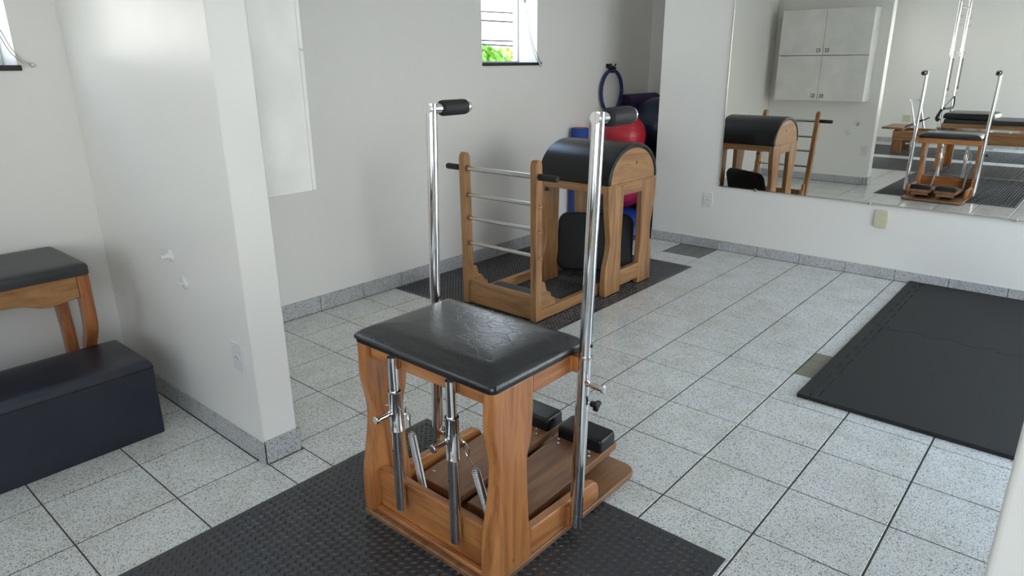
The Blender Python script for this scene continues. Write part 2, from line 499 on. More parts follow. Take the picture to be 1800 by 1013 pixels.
for d, (i, j, x0, x1, y0, y1) in seen:
    x0 += GX/2; x1 -= GX/2; y0 += GY/2; y1 -= GY/2
    if (i, j) in ((0, 0), (5, 5)):
        mm = M['mosaic'] if j == 0 else M['mosaic2']
        for a in range(3):
            for b in range(3):
                sx, sy = (x1-x0)/3, (y1-y0)/3
                tile_obj('mosaic_tile', x0+a*sx+.0015, x0+(a+1)*sx-.0015, y0+b*sy+.0015, y0+(b+1)*sy-.0015, mm, floor, -.0004)
    else:
        tile_obj('tile', x0, x1, y0, y1, M['tile'], floor, rndt.uniform(-.0004, .0002))
for d, (i, j, x0, x1, y0, y1) in far:
    cb = chamfer_box(x0+GX/2, x1-GX/2, y0+GY/2, y1-GY/2, -.006, 0, .0012); rest.add(cb.v, cb.f)
ro = obj('tile_field', rest, M['tile'], floor, smooth=0); ro['kind'] = 'stuff'

def baseboard(name, axis, lo, hi, joints, face, front, h):
    """strip of tile pieces; face..front is the thickness range on the other axis"""
    a, b = min(face, front), max(face, front)
    root = bpy.data.objects.new(name, None); COL.objects.link(root); root['kind'] = 'structure'; ORG[root.name] = Vector((0, 0, 0)); root.empty_display_size = .05
    cuts = [lo]+sorted(j for j in joints if lo+.02 < j < hi-.02)+[hi]
    for s, e in zip(cuts, cuts[1:]):
        s += .0018; e -= .0018
        mb = MB()
        if axis == 0: mb.box(s, e, a, b, .0005, h)
        else: mb.box(a, b, s, e, .0005, h)
        obj('baseboard_piece', mb, M['base'], root, bevel=.0012, seg=1, smooth=0)
    g = MB()
    if axis == 0: g.box(lo, hi, (a if face < front else a+.003), (b-.003 if face < front else b), .0005, h-.001)
    else: g.box((a if face < front else a+.003), (b-.003 if face < front else b), lo, hi, .0005, h-.001)
    obj('joint_grout', g, M['grout'], root, smooth=0)
    return root
JX = [i*T for i in range(-4, 14)]; JY = [-j*T for j in range(-4, 13)]; JR = [-(12.47+k)*T for k in range(0, 16)]
baseboard('baseboard_front', 0, -.300, XR0, JX, YF-.0005, .001, .080)
baseboard('baseboard_left', 1, PY1+.001, YREC-.001, JY, XW+.0005, XW+.008, .102)
baseboard('baseboard_recess', 0, XL0, -.301, JX, YREC-.0005, YREC-.008, .085)
baseboard('baseboard_left_rear', 1, YB+.001, PY0-.009, JR, XW+.0005, XW+.008, .088)
baseboard('baseboard_partition_left', 0, XL0, PXL+.008, JX, PY0-.0005, PY0-.008, .090)
baseboard('baseboard_partition_end', 1, PY0-.001, PY1+.008, [], PXL+.0005, PXL+.008, .100)
baseboard('baseboard_partition_back', 0, XL0, PXL, JX, PY1+.0005, PY1+.008, .090)
baseboard('baseboard_rear', 0, XL0, XR0, JX, YB+.0005, YB+.008, .080)
baseboard('baseboard_jamb', 1, PY0-.001, PY1+.008, [], PXR-.0005, PXR-.008, .090)

# windows: frame bars, panes, sill
def window(n, axis, face_in, depth, s, e, z0, z1, mull, sill=True, dirn=-1, fw=.035):
    """axis 0: in a wall running along y; depth from the inner face to the glass plane (dirn = outward sign)"""
    root = bpy.data.objects.new('window_%d' % n, None); COL.objects.link(root); root['kind'] = 'structure'; ORG[root.name] = Vector((0, 0, 0)); root.empty_display_size = .05
    g = face_in+dirn*depth
    def bx(u0, u1, w0, w1, t0, t1):
        a, b = sorted((g+dirn*t0, g+dirn*t1))
        return MB().box(a, b, u0, u1, w0, w1) if axis == 0 else MB().box(u0, u1, a, b, w0, w1)
    for (u0, u1, w0, w1) in ((s, s+fw, z0, z1), (e-fw, e, z0, z1), (s+fw, e-fw, z0, z0+fw), (s+fw, e-fw, z1-fw, z1)):
        obj('frame_bar', bx(u0, u1, w0, w1, -.02, .03), M['winframe'], root, bevel=.002, seg=1)
    xs = [s+fw]+mull+[e-fw]
    for m_ in mull: obj('mullion', bx(m_-.02, m_+.02, z0+fw, z1-fw, -.015, .025), M['winframe'], root, bevel=.002, seg=1)
    for a, b in zip(xs, xs[1:]): obj('glass_pane', bx(a, b, z0+fw, z1-fw, .004, .008), M['glass'], root, smooth=0)
    if sill:
        a, b = sorted((face_in-dirn*.012, g))
        mb = MB().box(a, b, s-.0, e+.012, z0-.022, z0+.001) if axis == 0 else MB().box(s, e+.012, a, b, z0-.022, z0+.001)
        obj('sill', mb, M['sill'], root, bevel=.003)
    return root
def portal(loc, rot, sx, sy):
    d = bpy.data.lights.new('window_daylight', 'AREA'); d.shape = 'RECTANGLE'; d.size = sx; d.size_y = sy; d.cycles.is_portal = True
    o = bpy.data.objects.new('window_daylight', d); COL.objects.link(o); o.location = loc; o.rotation_euler = rot
window(1, 0, XW, .215, W1[0], W1[1], W1[2], W1[3], [], True, -1, .012)
window(2, 0, XW, .215, W2[0], W2[1], W2[2], W2[3], [-4.88], True, -1)
window(3, 0, XR, .12, W3[0], W3[1], W3[2], W3[3], [-1.93, -1.12], False, 1)
window(4, 0, XR, .12, W4[0], W4[1], W4[2], W4[3], [-8.15, -7.22, -6.28], True, 1)
window(5, 1, YB, .12, W5_ADDED[0], W5_ADDED[1], W5_ADDED[2], W5_ADDED[3], [2.32, 2.98], False, -1)  # unseen doors, added to light the rooms from behind the camera
window(6, 0, XW, .215, W6_ADDED[0], W6_ADDED[1], W6_ADDED[2], W6_ADDED[3], [-7.5], True, -1)  # unseen window, added to lift the brightness of the rear room
for a, x, ry in ((W6_ADDED, XW-.24, -PI/2), (W1, XW-.24, -PI/2), (W2, XW-.24, -PI/2), (W3, XR+.19, PI/2), (W4, XR+.19, PI/2)):
    portal((x, (a[0]+a[1])/2, (a[2]+a[3])/2), (0, ry, 0), a[3]-a[2], a[1]-a[0])
portal(((W5_ADDED[0]+W5_ADDED[1])/2, YB-.19, (W5_ADDED[2]+W5_ADDED[3])/2), (PI/2, 0, 0), W5_ADDED[1]-W5_ADDED[0], W5_ADDED[3]-W5_ADDED[2])

# ------------------------------------------------------------------ mirror
mr = thing('wall_mirror', (.300, .0035, .536), 'large frameless mirror mounted on the white wall above the floor tiles', 'mirror', rotz=-.007)
mr.rotation_euler = (.002, 0, -.007)
mo = ORG[mr.name]
MWX, MHZ = 3.20, 1.75
obj('mirror_glass', MB().box(mo.x, mo.x+MWX, mo.y, mo.y+.004, mo.z, mo.z+MHZ), M['mirror'], mr, smooth=0)
obj('edge_trim', MB().box(mo.x-.005, mo.x, mo.y-.003, mo.y+.005, mo.z-.005, mo.z+MHZ), M['satin'], mr, smooth=0)
obj('edge_trim', MB().box(mo.x, mo.x+MWX, mo.y-.003, mo.y+.005, mo.z-.005, mo.z), M['satin'], mr, smooth=0)
for cx in (.604, 1.438, 2.3):
    obj('clip', MB().box(cx-.010, cx+.010, mo.y-.005, mo.y+.004, mo.z-.014, mo.z+.006), M['satin'], mr, bevel=.002)

# ------------------------------------------------------------------ wall cabinet
cb = thing('wall_cabinet', (-.26, -4.035, 1.02), 'white wall cabinet with four square-knobbed doors hung on the partition', 'cabinet')
cx0, cx1, cz0, cz1 = -.790, .272, 1.020, 2.080
yb, yd, yf = PY1+.0005, -3.780, -3.762
body = MB()
for b in ((cx0, cx0+.016, yb, yd, cz0, cz1), (cx1-.016, cx1, yb, yd, cz0, cz1), (cx0+.016, cx1-.016, yb, yd, cz0, cz0+.016), (cx0+.016, cx1-.016, yb, yd, cz1-.016, cz1),
          (cx0+.016, cx1-.016, yb, yb+.006, cz0+.016, cz1-.016), (cx0+.016, cx1-.016, yb+.006, yd-.03, 1.500, 1.516)): body.box(*b)
obj('cabinet_body', body, M['cab'], cb, bevel=.001, seg=1)
xm, zm = (cx0+cx1)/2, 1.552
for a, b, kx in ((cx0+.001, xm-.002, xm-.052), (xm+.002, cx1-.001, xm+.052)):
    for c, d, kz in ((cz0+.001, zm-.003, cz0+.060), (zm+.003, cz1-.001, zm+.060)):
        dr = obj('door', MB().box(a, b, yd+.0008, yf, c, d), M['cab'], cb, bevel=.0012, seg=1)
        k = obj('knob', MB().box(kx-.021, kx+.021, yf, yf+.012, kz-.021, kz+.021), M['knobgrey'], dr, bevel=.003)
        obj('knob_inset', MB().box(kx-.011, kx+.011, yf+.012, yf+.0135, kz-.011, kz+.011), M['brushed'], dr)

# ------------------------------------------------------------------ wall fittings
def outlet(x, z, face, sgn, label, axis_w=.078, h=.118):
    """plate on a wall that faces sgn*y at y=face"""
    t = thing('wall_outlet', (x, face, z), label, 'outlet')
    y0, y1 = sorted((face+sgn*.0005, face+sgn*.007))
    obj('plate', MB().prism(rrect(x-axis_w/2, x+axis_w/2, z-h/2, z+h/2, .006), 1, y0, y1), M['whiteplastic'], t, bevel=.0015)
    y0, y1 = sorted((face+sgn*.007, face+sgn*.0095))
    obj('socket', MB().prism([(x-.022, z-.010), (x-.012, z-.020), (x+.012, z-.020), (x+.022, z-.010), (x+.022, z+.006), (x+.012, z+.014), (x-.012, z+.014), (x-.022, z+.006)], 1, y0, y1), M['whiteplastic'], t, bevel=.001)
    y0, y1 = sorted((face+sgn*.0095, face+sgn*.0100))
    for dx, dz in ((-.010, -.003), (0, .002), (.010, -.003)):
        obj('pin_hole', MB().lathe([(.0026, 0), (.0026, y1-y0)], (x+dx, y0, z+dz), 1, 10), M['plastic'], t)
    return t
outlet(.211, .410, YF, -1, 'white wall outlet under the lower left corner of the mirror')
outlet(.276, .431, PY0, -1, 'white wall outlet low on the grey partition beside the black box')
outlet(.300, .425, PY1, 1, 'white wall outlet on the partition below the wall cabinet')
pl = thing('blank_wall_plate', (1.528, YF, .43), 'yellowed blank cover plate on the white wall below the mirror', 'wall plate')
obj('plate', MB().prism([(1.486, .375), (1.53, .366), (1.573, .366), (1.576, .43), (1.569, .492), (1.53, .494), (1.487, .493), (1.483, .43)], 1, YF-.016, YF-.0005), M['beigeplastic'], pl, bevel=.005, seg=3)
h1 = thing('wall_hook', (-.198, PY0, .751), 'upper white stepped wall hook on the grey partition', 'hook')
obj('base_cone', MB().lathe([(.026, 0), (.024, -.006), (.017, -.008), (.015, -.016), (.010, -.018), (.008, -.030)], (-.198, PY0-.0005, .751), 1, 20), M['whiteplastic'], h1)
obj('tip', MB().lathe([(.006, -.030), (.010, -.034), (.008, -.040)], (-.198, PY0-.0005, .751), 1, 14), M['whiteplastic'], h1)
h2 = thing('wall_hook', (-.102, PY0, .654), 'lower white round wall hook on the grey partition', 'hook')
obj('disc', MB().lathe([(.028, 0), (.027, -.005), (.020, -.009), (.010, -.010)], (-.102, PY0-.0005, .654), 1, 22), M['whiteplastic'], h2)
obj('peg', MB().path([(-.102, PY0-.010, .654), (-.102, PY0-.022, .652), (-.102, PY0-.026, .662)], .005, 8), M['whiteplastic'], h2)
h3 = thing('wall_ring', (.185, PY1, .742), 'small dark metal ring screwed to the partition under the cabinet', 'ring')
obj('ring', MB().torus((.185, PY1+.012, .742), .018, .004, 1, 20, 8), M['satin'], h3)
obj('stem', MB().tube((.185, PY1+.0005, .760), (.185, PY1+.014, .760), .004, 8), M['satin'], h3)
h4 = thing('wall_hook', (.093, PY1, .633), 'white round wall knob on the partition below the cabinet', 'hook')
obj('disc', MB().lathe([(.026, 0), (.025, .006), (.016, .012), (.012, .024), (.016, .028), (.012, .033)], (.093, PY1+.0005, .633), 1, 20), M['whiteplastic'], h4)

# roller blinds with their chains
def blind(y0, y1, zc, yside, chain, clip, label, drop=None):
    t = thing('roller_blind', (XW-.045, (y0+y1)/2, zc), label, 'blind')
    obj('roller', MB().tube((XW-.05, y0+.02, zc), (XW-.05, y1-.02, zc), .028, 24), M['winframe'], t)
    obj('drive_bracket', MB().lathe([(.026, 0), (.030, .004), (.030, .018), (.022, .022)], (XW-.05, yside-.011, zc-.012), 1, 20), M['satin'], t)
    for nm, pts in chain: obj(nm, MB().path(catmull(pts, 6), .0021, 6), M['satin'], t)
    if drop:  # unseen lowered cloth and hem, added to cut the light from this window
        obj('fabric', MB().box(XW-.0795, XW-.0785, y0+.02, y1-.02, drop, zc), M['addedcloth'], t, smooth=0)
        obj('added_hem_bar', MB().box(XW-.083, XW-.075, y0+.02, y1-.02, drop-.02, drop), M['winframe'], t, bevel=.002)
    if not drop: obj('chain_joiner', MB().lathe([(.008, 0), (.012, .004), (.012, .045), (.008, .050)], (-.985, yside-.012, 1.945), 2, 14), M['satin'], t)
    c = Vector(clip)
    obj('chain_clip', MB().lathe([(.010, 0), (.010, .006), (.006, .010)], (c.x, c.y, c.z), 0, 14), M['satin'], t)
    return t
blind(W1[0], W1[1], 2.41, -.935,
      [('chain', [(-.985, -.945, 2.37), (-.980, -.935, 1.95), (-.975, -.92, 1.86), (-.970, -.886, 1.70), (-.956, -.83, 1.575), (-.950, -.775, 1.500)]),
       ('chain', [(-.985, -.952, 2.37), (-.983, -.942, 1.95), (-.980, -.925, 1.85), (-.972, -.895, 1.70), (-.958, -.845, 1.555), (-.950, -.80, 1.485), (-.950, -.778, 1.478), (-.950, -.768, 1.500)])],
      (XW+.0005, -.767, 1.500), 'rolled-up blind with a bead chain at the window above the ladder')
blind(W2[0], W2[1], 2.41, -4.43,
      [('chain', [(-.985, -4.45, 2.37), (-.975, -4.43, 1.80), (-.958, -4.395, 1.61), (-.951, -4.36, 1.535), (-.950, -4.325, 1.512)]),
       ('chain', [(-.985, -4.455, 2.37), (-.978, -4.437, 1.79), (-.960, -4.405, 1.60), (-.951, -4.365, 1.525), (-.950, -4.325, 1.500)])],
      (XW+.0005, -4.319, 1.506), 'blind with a bead chain at the window left of the grey partition, its unseen lowered cloth added to block light', 1.87)

# ------------------------------------------------------------------ floor mats
def tread(x0, x1, y0, y1, z, s=.0280):
    hl, hw, h = .0112, .0034, .0038
    mb = MB(); nx, ny = int((x1-x0)/s), int((y1-y0)/s)
    ox = x0+((x1-x0)-(nx-1)*s)/2; oy = y0+((y1-y0)-(ny-1)*s)/2
    v, f = mb.v, mb.f
    for i in range(nx):
        for j in range(2*ny-1):
            c = .7071; d = .7071 if j % 2 else -.7071
            X, Y = ox+i*s+(s/2 if j % 2 else 0), oy+j*s/2; n = len(v)
            if X+.008 > x1: continue
            for (a, b, zz) in ((-hl, 0, 0), (0, -hw, 0), (hl, 0, 0), (0, hw, 0), (-hl*.45, 0, h), (hl*.45, 0, h)):
                v.append((X+a*c-b*d, Y+a*d+b*c, z+zz))
            f += [(n, n+1, n+4), (n+1, n+5, n+4), (n+1, n+2, n+5), (n+2, n+3, n+5), (n+3, n+4, n+5), (n+3, n, n+4)]
    return mb
def rubber_mat(x0, x1, y0, y1, label, pattern=True, rot=0):
    t = thing('rubber_mat', ((x0+x1)/2, (y0+y1)/2, 0), label, 'mat', rotz=rot)
    obj('mat_sheet', MB().box(x0, x1, y0, y1, .0004, .004), M['mat'], t, smooth=0)
    if pattern:
        o = obj('tread_pattern', tread(x0+.006, x1-.006, y0+.006, y1-.006, .0038, pattern if pattern is not True else .0280), M['mat'], t, smooth=0, fixn=False); o['kind'] = 'stuff'
    return t
rubber_mat(.603, 1.997, -5.535, -3.530, 'black diamond-tread rubber mat under the exercise chair')
rubber_mat(-.950, .408, -2.412, -.605, 'black diamond-tread rubber mat under the ladder barrel')
rubber_mat(-.60, 3.1, -6.90, -5.580, 'black rubber mat under the pole-framed table, seen in the mirror', .04)
rubber_mat(-.90, 3.1, -8.75, -7.290, 'black rubber mat under the low reformer, seen in the mirror', .04)

def teeth(L, pitch, d, flip=False):
    n = max(1, round(L/pitch)); p = L/n; out = []
    for k in range(n):
        out += [(k*p, 0), (k*p+.28*p, 0), (k*p+.20*p, d), (k*p+.80*p, d), (k*p+.72*p, 0)]
    out.append((L, 0)); return out
EX0, EXS, EX1 = 1.777, 1.832, 2.915
def eva(y0, y1, label, lower_teeth, upper_teeth):
    t = thing('foam_mat', ((EX0+EX1)/2, (y0+y1)/2, 0), label, 'mat')
    L = y1-y0; g = .0018; d = .032
    tt = teeth(L, .150, d)
    # strip polygon (left) and panel polygon share the toothed line
    line = [(EXS+o, y0+s) for s, o in tt]
    strip = [(EX0, y0), ] + [(x-g, y) for x, y in line] + [(EX0, y1)]
    right = [(EX1, y0), (EX1, y1)]
    top = [(EXS+g+.001, y1)]; bot = [(EXS+g+.001, y0)]
    if upper_teeth:
        top = [(EX1-(s), y1-o-g) for s, o in teeth(EX1-EXS-.02, .17, .03)]
        right = [(EX1, y0)]
    if lower_teeth:
        bot = [(EXS+.02+s, y0-o+g) for s, o in teeth(EX1-EXS-.02, .17, .03)]
        if lower_teeth and upper_teeth is False: right = [(EX1, y1)]
    panel = [(x+g, y) for x, y in line[::-1]] + (bot if lower_teeth else [(EX1, y0)]) + ([(EX1, y1)] if lower_teeth else []) + (top if upper_teeth else ([] if lower_teeth else [(EX1, y1)]))
    obj('foam_panel', MB().prism(panel, 2, .0005, .0200), M['eva'], t, bevel=.0008, seg=1)
    obj('edge_strip', MB().prism(strip, 2, .0005, .0202), M['eva'], t, bevel=.0012, seg=1)
    return t
eva(-1.072, -.004, 'black interlocking foam mat lying against the mirror wall baseboard', True, False)
eva(-2.262, -1.0735, 'black interlocking foam mat nearer the camera, beside the tan mosaic tiles', False, True)

# ------------------------------------------------------------------ exercise chair (foreground)
ch = thing('pilates_chair', (1.238, -3.72, .004), 'wooden exercise chair with black padded seat and two tall steel handles', 'exercise chair')
BX0, BX1 = .937, 1.540
base = MB().prism(rrect(BX0, BX1, -4.128, -3.300, .004, 6, [.055, .055, .006, .006]), 2, .0082, .030)
obj('base_board', base, M['dwood_y'], ch, bevel=.005, seg=3)
legf = catmull([(-4.126, .030), (-4.127, .10), (-4.121, .20), (-4.104, .28), (-4.092, .35), (-4.088, .41), (-4.096, .465), (-4.107, .53), (-4.106, .60), (-4.105, .655)], 4)
legb = catmull([(-3.935, .655), (-3.935, .60), (-3.936, .54), (-3.944, .455), (-3.960, .40), (-3.962, .345), (-3.956, .20), (-3.945, .12), (-3.941, .030)], 4)
for x0, x1 in ((.940, .983), (1.496, 1.540)):
    lg = obj('leg', MB().prism(legf+legb, 0, x0, x1), M['wood_z'], ch, bevel=.006, seg=3)
    if x0 > 1.2:
        for yy, zz in ((-4.030, .125), (-4.030, .070)):
            obj('dowel_plug', MB().lathe([(.0045, -.001), (.0045, .0006)], (1.540, yy, zz), 0, 12), M['bwood_y'], lg)
obj('front_board', MB().box(.9835, 1.4955, -4.088, -4.056, .0305, .188), M['wood_x'], ch, bevel=.006, seg=3)
obj('front_ledge', MB().box(.9835, 1.4955, -4.110, -4.0885, .0305, .046), M['wood_x'], ch, bevel=.004)
for nm, x0, x1 in (('side_board', .942, .974), ('side_board', 1.504, 1.536)):
    pf = [(-3.9405, .0305), (-3.9405, .128)] + [(-3.600, .118)] + [(-3.575+.0*k, .105) for k in range(1)] + [(-3.566, .085), (-3.562, .0305)]
    obj(nm, MB().prism(pf, 0, x0, x1), M['wood_y'], ch, bevel=.005, seg=3)
# seat frame
obj('apron', MB().box(.9835, 1.4955, -4.084, -4.060, .598, .654), M['wood_x'], ch, bevel=.003)
obj('apron', MB().box(.942, 1.538, -3.722, -3.696, .598, .654), M['wood_x'], ch, bevel=.003)
obj('apron', MB().box(1.510, 1.538, -3.9345, -3.7225, .594, .654), M['wood_y'], ch, bevel=.003)
obj('apron', MB().box(.942, .970, -3.9345, -3.7225, .594, .654), M['wood_y'], ch, bevel=.003)
st = MB(); cushion(st, rrect(.936, 1.548, -4.118, -3.682, .016, 5), .668, .710, .005, .030,
                   prof=[(0, .668), (0, .675), (.006, .682), (.018, .6915), (.034, .7005), (.048, .7065), (.060, .7098), (.075, .7118), (.14, .7140)])
obj('seat_pad', st, M['leather'], ch, smooth=60)
obj('seat_board', MB().prism(rrect(.939, 1.545, -4.115, -3.685, .022, 5), 2, .6545, .669), M['plastic'], ch, bevel=.002)
# posts with handles
def lerp(a, b, t): return tuple(a[i]+(b[i]-a[i])*t for i in range(3))
for side, (bx, by, tx, ty) in (('l', (.888, -3.728, .909, -3.706)), ('r', (1.566, -3.745, 1.590, -3.722))):
    p0, p1 = (bx, by, .036), (tx, ty, 1.372)
    at = lambda z: lerp(p0, p1, (z-.036)/(1.372-.036))
    sg = -1 if side == 'l' else 1
    obj('lower_tube', MB().tube(at(.046), at(.655), .0215, 28), M['chrome'], ch)
    up = obj('upper_tube', MB().tube(at(.650), at(1.374), .0185, 28), M['chrome'], ch)
    obj('collar', MB().tube(at(.648), at(.656), .0232, 28), M['satin'], ch)
    tp = at(1.357)
    gp = obj('handle', MB().path([(tp[0], tp[1]-.018, tp[2]), (tp[0], tp[1]+.175, tp[2]-.003)], .0165, 24), M['chrome'], ch)
    obj('foam_grip', MB().lathe([(.020, .045), (.0255, .047), (.0265, .055), (.0265, .150), (.0255, .158), (.020, .160)], (tp[0], tp[1], tp[2]-.001), 1, 28), M['foamgrip'], gp)
    obj('end_cap', MB().lathe([(.0205, .160), (.0215, .163), (.0215, .171), (.018, .176)], (tp[0], tp[1], tp[2]-.001), 1, 28), M['chrome'], gp)
    obj('end_plug', MB().lathe([(.0175, .1761), (.0165, .179), (.005, .180)], (tp[0], tp[1], tp[2]-.001), 1, 24), M['plastic'], gp)
    # wooden spacer blocks that carry the post
    for z0, z1 in ((.600, .652), (.034, .112)):
        q = at((z0+z1)/2)
        xa = .942 if side == 'l' else 1.5365
        obj('spacer_block', MB().box(*sorted((xa, q[0]-sg*.012)), q[1]-.020, q[1]+.020, z0, z1), M['wood_z'], ch, bevel=.002)
    q = at(.572)
    pn = obj('locking_pin', MB().lathe([(.0085, 0), (.0085, .010), (.006, .012), (.006, .020), (.0095, .022), (.0095, .056), (.0125, .058), (.0125, .064), (.010, .066)], (0, 0, 0), 0, 20), M['chrome'], ch)
    for v in pn.data.vertices:
        v.co = (sg*(v.co.x+ORG[pn.name].x+.019)+q[0]-ORG[pn.name].x, v.co.y+ORG[pn.name].y+q[1]-.012-ORG[pn.name].y, v.co.z+ORG[pn.name].z+q[2]-ORG[pn.name].z)
    q = at(.500)
    obj('knob_screw', MB().tube((q[0]+sg*.018, q[1]+.006, q[2]), (q[0]+sg*.036, q[1]+.006, q[2]), .004, 10), M['satin'], ch)
    star = [(q[1]+.006+(.019 if k % 6 in (0, 1, 5) else .0115)*math.cos(2*PI*k/18+.3), q[2]+(.019 if k % 6 in (0, 1, 5) else .0115)*math.sin(2*PI*k/18+.3)) for k in range(18)]
    obj('star_knob', MB().prism(star, 0, *sorted((q[0]+sg*.040, q[0]+sg*.056))), M['plastic'], ch, bevel=.003)
    obj('knob_hub', MB().tube((q[0]+sg*.030, q[1]+.006, q[2]), (q[0]+sg*.041, q[1]+.006, q[2]), .010, 16), M['plastic'], ch)
    q = at(.690)
    obj('height_button', MB().lathe([(.006, 0), (.006, .003), (.004, .005)], (q[0]+.0165, q[1]+.004, q[2]), 0, 12), M['plastic'], up)
# spring tubes at the back of the chair, with pins, hooks, springs
for k, xx in enumerate((1.121, 1.376)):
    yy = -4.108
    tb = obj('spring_tube', MB().tube((xx, yy, .103), (xx, yy, .532), .0175, 28), M['chrome'], ch)
    inner = MB().lathe([(.0155, 0), (.0155, .116), (.0135, .1162), (.0135, .02)], (xx, yy, .532), 2, 28)
    obj('spring_tube_top', inner, M['chrome'], ch)
    obj('tube_plug', MB().tube((xx, yy, .60), (xx, yy, .638), .0134, 20), M['plastic'], ch)
    obj('sleeve', MB().lathe([(.0178, .394), (.0215, .394), (.0215, .398), (.0205, .400), (.0205, .527), (.0215, .529), (.0212, .533), (.0160, .534)], (xx, yy, 0), 2, 28), M['chrome'], tb)
    obj('adjust_hole', MB().lathe([(.0035, 0), (.0035, -.0006)], (xx-.003, yy-.0172, .325), 1, 12), M['plastic'], tb)
    zk = .462
    obj('pin', MB().lathe([(.0095, 0), (.0095, -.008), (.0062, -.010), (.0062, -.016), (.0092, -.018), (.0092, -.050), (.0128, -.052), (.0128, -.060), (.0105, -.062)], (xx, yy-.019, zk), 1, 22), M['chrome'], tb)
    for sg in (-1, 1):
        obj('hook', MB().path(catmull([(xx+sg*.019, yy+.004, zk+.012), (xx+sg*.030, yy+.006, zk+.010), (xx+sg*.040, yy+.004, zk+.004), (xx+sg*.046, yy, zk+.006)], 4), .0025, 8), M['satin'], tb)
    obj('tube_clamp', MB().box(xx-.012, xx+.012, yy+.0178, -4.0885, .120, .160), M['dwood_z'], tb, bevel=.002)
    obj('tube_clamp', MB().box(xx-.012, xx+.012, yy+.0160, -4.0845, .606, .640), M['dwood_z'], tb, bevel=.002)
    # carabiner and spring
    if k == 1: s0, s1 = Vector((xx+.058, yy+.030, .372)), Vector((1.425, -3.990, .085))
    else: s0, s1 = Vector((xx+.012, yy+.048, .372)), Vector((1.100, -3.990, .085))
    hk = Vector((xx+(.044 if k else .010), yy+(.006 if k else .034), zk+.004))
    ca = obj('carabiner', MB().path(catmull([hk, hk+Vector((.012, .004, -.018)), hk+Vector((.010, .006, -.040)), hk+Vector((.003, .008, -.052)), hk+Vector((-.006, .006, -.036)), hk+Vector((-.006, .002, -.012)), hk], 4), .0022, 8), M['satin'], ch)
    obj('spring_eye', MB().path([hk+Vector((.003, .008, -.050)), s0+(s0-s1).normalized()*-.004], .0024, 8), M['satin'], ca)
    dv = (s1-s0); Ls = dv.length; dv.normalize(); uu = dv.cross(Vector((1, 0, 0))).normalized(); ww = dv.cross(uu)
    pts = []; turns = 58; R0 = .0120
    for a in range(turns*9+1):
        t = a/(turns*9); r = R0*min(1, .35+t*14)
        ang = 2*PI*turns*t
        pts.append(s0+dv*(Ls*t)+uu*math.cos(ang)*r+ww*math.sin(ang)*r)
    so = obj('spring', MB().path(pts, .0021, 5), M['spring'], ch, smooth=80)
# pedals
for px0, px1 in ((1.008, 1.214), (1.252, 1.462)):
    pf = [(-3.935, .062), (-3.935, .092), (-3.335, .128), (-3.335, .098)]
    pd = obj('pedal', MB().prism(pf, 0, px0, px1), M['dwood_y'], ch, bevel=.004)
    zf = lambda x, y: .128+(y+3.335)*.06
    cu = MB(); cushion(cu, rrect(px0+.004, px1-.004, -3.440, -3.338, .012, 4), .001, .050, .001, .007, zf)
    obj('pedal_cushion', cu, M['leather2'], pd, smooth=60)
    for ex in (px0+.035, px1-.035):
        zz = zf(0, -3.470)
        obj('eye_screw', MB().torus((ex, -3.470, zz+.016), .006, .0018, 0, 14, 6).tube((ex, -3.470, zz-.002), (ex, -3.470, zz+.010), .0018, 6).lathe([(.006, 0), (.005, .002)], (ex, -3.470, zz), 2, 12), M['satin'], pd)
    obj('pedal_end_block', MB().box(px0+.02, px1-.02, -3.380, -3.345, .066, .0985), M['dwood_x'], pd, bevel=.003)
    obj('hinge_bolt', MB().lathe([(.006, 0), (.005, .003), (.002, .004)], (px0+.028, -3.885, .0945), 2, 12), M['brushed'], pd)
    obj('pedal_stop', MB().box(px0+.05, px1-.05, -3.52, -3.44, .0302, .040), M['rubber'], ch, bevel=.003)

# ------------------------------------------------------------------ ladder barrel
lb = thing('ladder_barrel', (0, -1.75, .004), 'wooden ladder barrel with steel rungs and a rounded black pad', 'exercise equipment')
# ladder
def post_pts(xb, xt, yb_, yt): return (xb, yb_, .0), (xt, yt, 1.0)
for nm, xb, xt in (('l', -.345, -.305), ('r', .222, .258)):
    yb_, yt = -2.285, -2.335
    prof = [(-.023, 0), (.023, 0)]
    mb = MB(); n = 12
    secs = [(0.0082, 1.0), (.40, 1.0), (.80, 1.0), (.945, 1.0)] + [(.945+.045*math.sin(PI/2*k/6), math.cos(PI/2*k/6)*.999+.001) for k in range(1, 7)]
    b0 = len(mb.v)
    for z, s in secs:
        t = z; cx = xb+(xt-xb)*t; cy = yb_+(yt-yb_)*t; hy = .029*max(s, .05); hx = .021
        mb.v += [(cx-hx, cy-hy, z), (cx+hx, cy-hy, z), (cx+hx, cy+hy, z), (cx-hx, cy+hy, z)]
    for i in range(len(secs)-1):
        for k in range(4):
            mb.f.append((b0+i*4+k, b0+i*4+(k+1) % 4, b0+(i+1)*4+(k+1) % 4, b0+(i+1)*4+k))
    mb.f += [(b0+3, b0+2, b0+1, b0), tuple(b0+(len(secs)-1)*4+k for k in range(4))]
    po = obj('ladder_post', mb, M['bwood_z'], lb, bevel=.006, seg=3)
    if nm == 'r':
        for zz in (.730, .582, .422):
            obj('eye_ring', MB().torus((xb+.0315+.036*zz, -2.285-.05*zz, zz-.01), .010, .0022, 1, 18, 6), M['bronze'], po)
    else:
        for zz in (.582, .422):
            obj('eye_ring', MB().torus((xb-.0315+.040*zz, -2.285-.05*zz, zz-.01), .010, .0022, 1, 18, 6), M['bronze'], po)
